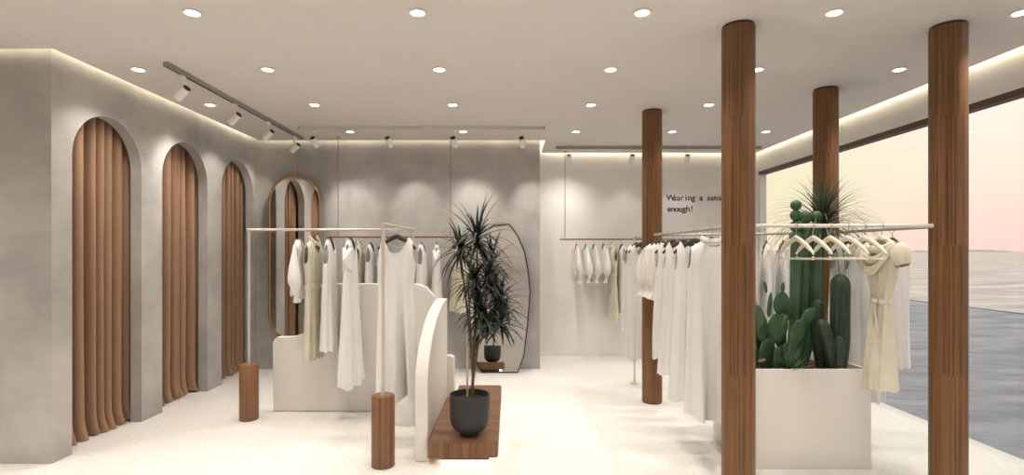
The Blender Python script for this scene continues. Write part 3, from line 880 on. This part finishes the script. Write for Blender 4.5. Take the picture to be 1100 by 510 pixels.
# floor mirror with an irregular outline, leaning on the grey wall
px = [(518, 399.5), (556, 399.5), (562.5, 382), (566.5, 350), (569.5, 315), (567.5, 292), (563.5, 271), (556, 253), (547, 240.5), (530, 242), (514, 252), (506, 275), (503, 310), (506, 355), (513, 391)]
yb0, yt0 = 6.80, 7.01
pl = [((a - 547) * 6.87 / 573, 1.55 - (b - 270) * 6.84 / 573) for a, b in px]
zlo = min(z for _, z in pl); pl = [(x, z - zlo + .004) for x, z in pl]; zhi = max(z for _, z in pl)
t = thing('floor_mirror', (-.12, yb0, 0), 'many-sided black-rimmed floor mirror leaning on the grey wall behind the plant', 'mirror')
def lean(x, z, d=0): return (x, yb0 + (yt0 - yb0) * z / zhi + d, z)
cx = sum(x for x, _ in pl) / len(pl); cz = sum(z for _, z in pl) / len(pl)
n = len(pl)
m = MB(); m.add([lean(cx + (x - cx) * .985, cz + (z - cz) * .994, -.004) for x, z in pl] + [lean(cx + (x - cx) * .985, cz + (z - cz) * .994, .006) for x, z in pl],
                [tuple(range(n)), tuple(range(2 * n - 1, n - 1, -1))] + [(i, n + i, n + (i + 1) % n, (i + 1) % n) for i in range(n)])
m.build('mirror_glass', M['mirror'], t, smooth=False)
fp = []
for i in range(n):
    a = Vector(lean(*pl[i])); b = Vector(lean(*pl[(i + 1) % n])); fp += [a, a + (b - a) * .5]
fp.append(Vector(lean(*pl[0])))
MB().tube([(p.x, p.y, p.z + .006) for p in fp], .009, 8, up=(0, 1, 0), caps=False).build('black_rim', M['black'], t)

# ------------------------------------------------------------------ potted dracaena
def blade(m, base, az, el, ln, w, droop, rnd, seg=7, twist=0):
    d = Vector((cos(az) * cos(el), sin(az) * cos(el), sin(el)))
    p = Vector(base); side = Vector((-sin(az), cos(az), 0)) ; rows = []
    for k in range(seg + 1):
        q_ = k / seg
        ww = w * (.55 + .45 * min(1, q_ * 5)) * (1 - q_ ** 2.2) + .0006
        nrm = side.cross(d).normalized()
        rows.append([p - side * ww, p - nrm * ww * .35, p + side * ww])
        p = p + d * (ln / seg)
        d = (d + Vector((0, 0, -droop / seg * (0.6 + q_)))).normalized()
    m.grid(rows)

pc = Vector((-.301, 4.06, .16))
t = thing('potted_dracaena', pc, 'dark spiky-leaved potted plant on the walnut plinth', 'plant')
MB().lathe([(.055, .001), (.066, .004), (.062, .022), (.085, .028), (.120, .050), (.142, .090), (.150, .14), (.153, .305), (.150, .309), (.143, .309), (.141, .27), (.139, .262)], pc, 48, cap1=False).build('pot', M['pot'], t)
MB().lathe([(.001, .262), (.06, .268), (.138, .263)], pc, 36, False, False).build('soil', M['soil'], t)
rnd = random.Random(5)
heads = [((-.245, 4.06, 1.66), .36, 62), ((-.375, 4.10, 1.58), .28, 42), ((-.155, 4.02, 1.36), .26, 52), ((-.075, 4.10, 1.17), .27, 52), ((-.22, 4.0, 1.12), .27, 46), ((-.14, 4.18, 1.48), .26, 36), ((-.06, 4.03, 1.03), .24, 40), ((-.18, 4.14, 1.00), .22, 36), ((-.27, 4.0, 1.34), .25, 40)]
base = Vector((-.295, 4.06, .42))
knot = [Vector((-.29, 4.06, .62)), Vector((-.275, 4.06, .76))]
for i, (h, ln, nl) in enumerate(heads):
    h = Vector(h); pts = []
    b0 = base + Vector((rnd.uniform(-.035, .035), rnd.uniform(-.035, .035), 0))
    if i >= 3: b0 = Vector((-.285, 4.06, .74)) + Vector((rnd.uniform(-.012, .012), rnd.uniform(-.012, .012), 0))
    else: b0 = base + Vector((rnd.uniform(-.018, .018), rnd.uniform(-.018, .018), 0))
    mid = (knot[i % 2] if i < 3 else Vector((-.27, 4.06, .86))) + .6 * Vector((rnd.uniform(-.025, .025), rnd.uniform(-.03, .03), 0))
    for k in range(13):
        q_ = k / 12
        p = b0 * (1 - q_) ** 3 + mid * 3 * q_ * (1 - q_) ** 2 + (mid * .35 + h * .65 + Vector((.02 * (-1) ** i, 0, 0))) * 3 * q_ * q_ * (1 - q_) + h * q_ ** 3
        pts.append(p)
    so = MB().tube(pts, [.0100 - .004 * k / 12 for k in range(13)], 8).build('stem', M['stem'], t)
    m = MB()
    for k in range(nl):
        q_ = k / nl
        az = k * 2.39996 + rnd.uniform(-.3, .3); el = R(78 - 118 * q_ ** .9) + rnd.uniform(-.15, .15)
        blade(m, h + Vector((0, 0, .05 * (1 - q_) - .05)), az, el, ln * rnd.uniform(.75, 1.12), .0115, rnd.uniform(.6, 2.0), rnd)
    m.build('leaves', M['leaf_dark'], t, angle=180, normals=False)
MB().tube([(-.325, 4.14, .42), (-.325, 4.14, .98)], .0085, 8).build('support_stake', M['rack_metal'], t)

# ------------------------------------------------------------------ cactus planter
x0, x1, y0, y1, zt = 1.70, 2.58, 3.80, 4.45, .71
t = thing('square_planter', (2.14, 4.12, 0), 'large ivory box planter holding cacti between the columns', 'planter')
m = MB(); w = .028
m.add([(x, y, z) for z in (0, zt) for x, y in ((x0, y0), (x1, y0), (x1, y1), (x0, y1))] + [(x, y, z) for z in (zt, .60) for x, y in ((x0 + w, y0 + w), (x1 - w, y0 + w), (x1 - w, y1 - w), (x0 + w, y1 - w))],
      [(3, 2, 1, 0), (0, 1, 5, 4), (1, 2, 6, 5), (2, 3, 7, 6), (3, 0, 4, 7), (4, 5, 9, 8), (5, 6, 10, 9), (6, 7, 11, 10), (7, 4, 8, 11), (8, 9, 13, 12), (9, 10, 14, 13), (10, 11, 15, 14), (11, 8, 12, 15), (12, 13, 14, 15)])
m.build('planter_box', M['board'], t, bevel=.004, smooth=True, angle=30)
rows = [[(x0 + w + .001 + (x1 - x0 - 2 * w - .002) * i / 24, y0 + w + .001 + (y1 - y0 - 2 * w - .002) * j / 18, .655 + .012 * noise.noise(Vector((i * .5, j * .5, 0)))) for i in range(25)] for j in range(19)]
MB().grid(rows).build('soil', M['soil'], t)
ZS = .66
def ribbed(m, pts, r, ribs, seg=14, depth=.16, bulge=None):
    # smooth path through pts with a rounded tip
    P = [Vector(p) for p in pts]; path = []; rad = []
    for k in range(seg + 1):
        q_ = k / seg; f = q_ * (len(P) - 1); i = min(int(f), len(P) - 2); path.append(P[i].lerp(P[i + 1], f - i))
        rr = r * (.82 + .18 * min(1, q_ * 4))
        if bulge: rr *= 1 + bulge[1] * cos(2 * PI * bulge[0] * q_)
        rad.append(rr)
    d = (path[-1] - path[-2]).normalized()
    for a in (20, 40, 58, 72, 83, 89):
        path.append(P[-1] + d * r * 1.25 * sin(R(a))); rad.append(max(.002, rad[seg] * cos(R(a))))
    m.tube(path, rad, ribs * 4, mod=lambda a, q_: 1 - depth * (.5 - .5 * cos(ribs * a)) ** .8)
def spines(pts, r, ribs, n, ln=.012, seed=1):
    rn = random.Random(seed); m = MB(); P = [Vector(p) for p in pts]
    for k in range(n):
        for j in range(ribs):
            q_ = (k + .5) / n; f = q_ * (len(P) - 1); i = min(int(f), len(P) - 2); c = P[i].lerp(P[i + 1], f - i)
            a = 2 * PI * j / ribs
            d = Vector((cos(a), sin(a), rn.uniform(-.2, .5)))
            p = c + Vector((cos(a), sin(a), 0)) * r * .97
            m.tube([p, p + d * ln], [.0012, .0003], 4)
    return m
GC = 'plants in the ivory planter'
# big column cactus
t = thing('column_cactus', (2.455, 3.96, ZS), 'thick dark ribbed column cactus in the planter with short arms at its foot', 'cactus', GC)
pp = [(2.43, 3.96, .645), (2.455, 3.96, .9), (2.458, 3.96, 1.30)]
m = MB(); ribbed(m, pp, .066, 12, 18); m.build('main_stem', M['cactus_dark'], t, angle=70)
spines(pp, .068, 12, 22, .010, 4).build('spines', M['spine'], t, smooth=False)
for k, (pp, r_) in enumerate([([(2.385, 3.92, .645), (2.35, 3.915, .85), (2.30, 3.91, 1.00)], .045), ([(2.39, 3.89, .645), (2.40, 3.88, .80), (2.395, 3.875, .90)], .032), ([(2.36, 4.02, .645), (2.33, 4.03, .95), (2.33, 4.03, 1.13)], .048)]):
    m = MB(); ribbed(m, pp, r_, 9, 12); so = m.build('side_arm', M['cactus_dark'], t, angle=70)
    spines(pp, r_ * 1.02, 9, 12, .008, k).build('spines', M['spine'], so, smooth=False)
# tall segmented cactus
t = thing('segmented_cactus', (2.20, 4.10, ZS), 'tallest bright green cactus in the planter with knobby stacked tops', 'cactus', GC)
for k, (x, y, zt_, r_) in enumerate([(2.195, 4.08, 1.915, .046), (2.285, 4.12, 1.875, .050), (2.36, 4.10, 1.895, .044)]):
    xb = 2.20 + .045 * (k - 1)
    zseg = zt_ - .30 + .10 * (k > 0)
    pp = [(xb, y, .645), (x - .01, y, 1.05), (x, y, zseg)]
    m = MB(); ribbed(m, pp, r_ * .92, 7, 14, .2); so = m.build('stem', M['cactus'], t, angle=70)
    spines(pp, r_, 7, 22, .009, k + 7).build('spines', M['spine'], so, smooth=False)
    z = zseg + r_ * .9; i = 0
    while z < zt_ - .01:
        rr = r_ * (.98 - .05 * i)
        m = MB(); m.lathe([(rr * sin(R(a)) * 1.0 + .001, -rr * 1.08 * cos(R(a))) for a in range(4, 180, 16)] , (x, y, z), 28)
        m.v = [Vector((x + (p.x - x) * (1 + .05 * cos(7 * math.atan2(p.y - y, p.x - x))), y + (p.y - y) * (1 + .05 * cos(7 * math.atan2(p.y - y, p.x - x))), p.z)) for p in m.v]
        m.build('knob', M['cactus'], t, angle=80)
        z += rr * 1.92; i += 1
# prickly pear
def pad(m, c, w, h, az, tilt, roll=0):
    mt = Matrix.Translation(c) @ Matrix.Rotation(az, 4, 'Z') @ Matrix.Rotation(tilt, 4, 'X') @ Matrix.Rotation(roll, 4, 'Y')
    rows = []
    for j in range(13):
        a = PI * j / 12
        rows.append([mt @ Vector((w * sin(a) * (1 - .18 * -cos(a) * -1 if False else 1) * cos(b), .20 * w * sin(a) ** .7 * sin(b), h * (1 - cos(a)))) for b in [2 * PI * k / 20 for k in range(20)]])
    m.grid(rows, True)
t = thing('prickly_pear', (1.95, 4.0, ZS), 'prickly pear cactus of flat green pads beside the near column', 'cactus', GC)
pads = [((1.93, 4.0, .645), .075, .13, .2, .05, .0), ((1.90, 3.99, .88), .062, .105, .5, .1, -.25), ((1.99, 4.02, .86), .07, .12, -.3, -.1, .25), ((1.93, 3.97, 1.06), .055, .095, .9, .1, -.1),
        ((2.03, 4.02, 1.08), .062, .085, .1, .05, .2), ((2.06, 3.96, .645), .07, .12, -.4, .05, .1), ((2.09, 3.94, .86), .065, .10, .2, .1, .35), ((1.82, 3.98, .645), .07, .125, .6, .05, -.15),
        ((1.79, 3.96, .86), .055, .09, .1, .05, -.3), ((2.15, 3.93, 1.02), .05, .085, .3, .05, .9), ((1.99, 3.9, .93), .05, .08, .8, .2, .1), ((1.86, 3.94, 1.0), .05, .085, -.3, .1, -.35),
        ((1.86, 4.08, .645), .075, .14, .3, 0, .1), ((1.97, 4.10, .75), .08, .13, -.2, 0, -.1), ((1.88, 4.10, .92), .07, .11, .4, .05, .15), ((2.08, 4.06, .80), .06, .12, .3, 0, -.2), ((2.10, 4.06, 1.02), .05, .09, -.2, 0, .1), ((1.80, 4.04, 1.02), .045, .085, .2, 0, -.1), ((2.0, 3.94, .645), .06, .11, .5, .1, -.3), ((2.05, 4.0, 1.24), .018, .04, .1, 0, .05), ((1.915, 3.97, 1.24), .015, .045, .1, 0, -.2)]
for k, (c, w_, h_, az, ti, ro) in enumerate(pads):
    m = MB(); pad(m, c, w_, h_, az, ti, ro); m.build('pad', M['pad'], t, angle=180)
# small spiky agave
t = thing('small_agave', (2.03, 3.885, ZS), 'small spiky grey-green agave at the front rim of the planter', 'plant', GC)
m = MB(); rnd = random.Random(11)
for k in range(52):
    q_ = k / 52
    blade(m, (2.045, 3.90, .665 + .03 * (1 - q_)), k * 2.39996, R(86 - 70 * q_), .20 * rnd.uniform(.8, 1.1), .0065, .10, rnd, 5)
m.build('leaves', M['agave'], t, angle=180, normals=False)
MB().lathe([(.02, -.03), (.024, .0), (.012, .04)], (2.045, 3.90, .665), 12).build('heart', M['agave'], t)
# palm-like yucca
t = thing('slender_yucca', (2.42, 4.25, ZS), 'tall yucca with a fountain of thin drooping leaves in the planter', 'plant', GC)
pp = [(2.45, 4.22, .645), (2.47, 4.23, 1.1), (2.49, 4.25, 1.5), (2.50, 4.25, 1.74)]
MB().tube([Vector(p) for p in pp], [.028, .022, .02, .022], 12).build('trunk', M['stem'], t)
m = MB(); rnd = random.Random(12)
for k in range(250):
    q_ = k / 250
    blade(m, (2.50 + rnd.uniform(-.02, .02), 4.25 + rnd.uniform(-.02, .02), 1.72 + .06 * (1 - q_)), k * 2.39996 + rnd.uniform(-.2, .2), R(84 - 92 * q_), rnd.uniform(.30, .40) + .26 * q_, .0042, rnd.uniform(.5, 1.0) + 2.0 * q_, rnd, 8)
m.build('leaves', M['yucca'], t, angle=180, normals=False)
# plant tag
t = thing('plant_tag', (1.83, 3.86, ZS), 'small black plant tag stuck in the planter soil beside the near column', 'plant tag')
MB().box(-.004, .004, -.002, .002, 0, .09).xform(Matrix.Translation((1.83, 3.86, .655))).build('tag_stake', M['black'], t, smooth=False)
MB().box(-.032, .032, -.002, .002, 0, .04).xform(Matrix.Translation((1.83, 3.856, .745)) @ Matrix.Rotation(R(-12), 4, 'Y')).build('tag_plate', M['black'], t, bevel=.001)
MB().box(-.024, .024, -.0024, -.002, .012, .028).xform(Matrix.Translation((1.83, 3.856, .745)) @ Matrix.Rotation(R(-12), 4, 'Y')).build('tag_panel', M['spine'], t, smooth=False)

# ------------------------------------------------------------------ wall lettering
def lettering(label, lines, loc, pitch, size):
    t = thing('wall_lettering', loc, label, 'lettering')
    for text, dx, dz in lines:
        m = MB()
        for i, ch in enumerate(text):
            if ch == ' ': continue
            cu = bpy.data.curves.new('glyph', 'FONT'); cu.body = ch; cu.size = size; cu.extrude = .004; cu.align_x = 'CENTER'; cu.resolution_u = 4; cu.offset = .0003
            to = bpy.data.objects.new('glyph', cu); C.objects.link(to)
            bpy.context.view_layer.update()
            me = bpy.data.meshes.new_from_object(to)
            mt = Matrix.Translation((loc[0] + dx + pitch * i, loc[1], loc[2] + dz)) @ Matrix.Rotation(PI / 2, 4, 'X')
            m.add([mt @ v.co for v in me.vertices], [tuple(p.vertices) for p in me.polygons])
            bpy.data.objects.remove(to); bpy.data.curves.remove(cu); bpy.data.meshes.remove(me)
        m.build('letter_line', M['letter'], t, smooth=False, normals=False)
s = YW / 573
lettering('dark lettering in two lines on the white back wall', [('Wearing a sense', 0, 0), ('enough!', -.025, -.165)], ((720.5 - 547) * s, YW - .005, 1.55 + (270 - 215.3) * s), 4.06 * s, .125)

# ------------------------------------------------------------------ sky and camera
w = bpy.data.worlds.new('evening_sky'); sc.world = w; w.use_nodes = True
nt = w.node_tree; bg = nt.nodes['Background']
tc = nt.nodes.new('ShaderNodeTexCoord'); sp = nt.nodes.new('ShaderNodeSeparateXYZ')
nt.links.new(tc.outputs['Generated'], sp.inputs[0])
low = ramp(nt, sp.outputs['Z'], [(0, (.85, .60, .545)), (.06, (.87, .67, .575)), (.12, (.87, .75, .63)), (.22, (.86, .81, .70)), (.6, (.88, .87, .84))])
yel = ramp(nt, sp.outputs['Z'], [(0, (.83, .67, .49)), (.1, (.81, .74, .51)), (.3, (.79, .76, .55)), (.6, (.88, .88, .84))])
az = math_n(nt, 'ARCTAN2', sp.outputs['X'], sp.outputs['Y'])
fz = nt.nodes.new('ShaderNodeMapRange'); fz.inputs[1].default_value = R(27); fz.inputs[2].default_value = R(42); nt.links.new(az, fz.inputs[0])
mx_ = nt.nodes.new('ShaderNodeMix'); mx_.data_type = 'RGBA'; nt.links.new(fz.outputs[0], mx_.inputs[0]); nt.links.new(yel, mx_.inputs[6]); nt.links.new(low, mx_.inputs[7])
nt.links.new(mx_.outputs[2], bg.inputs['Color']); bg.inputs['Strength'].default_value = 1.15

cam = bpy.data.cameras.new('camera'); cam.sensor_width = 36; cam.lens = 573 / 1100 * 36
cam.shift_x = 3 / 1100; cam.shift_y = 15 / 1100; cam.clip_end = 10000; cam.clip_start = .05
co = bpy.data.objects.new('camera', cam); C.objects.link(co); co.location = (0, 0, 1.55); co.rotation_euler = (PI / 2, 0, 0)
sc.camera = co
vs = sc.view_settings
vs.view_transform = 'Standard'; vs.look = 'None'; vs.gamma = 1; vs.use_curve_mapping = False; vs.exposure = .13
sc.cycles.use_denoising = True
sc.cycles.max_bounces = 8; sc.cycles.diffuse_bounces = 5; sc.cycles.caustics_reflective = False; sc.cycles.caustics_refractive = False
sc.cycles.sample_clamp_indirect = 6
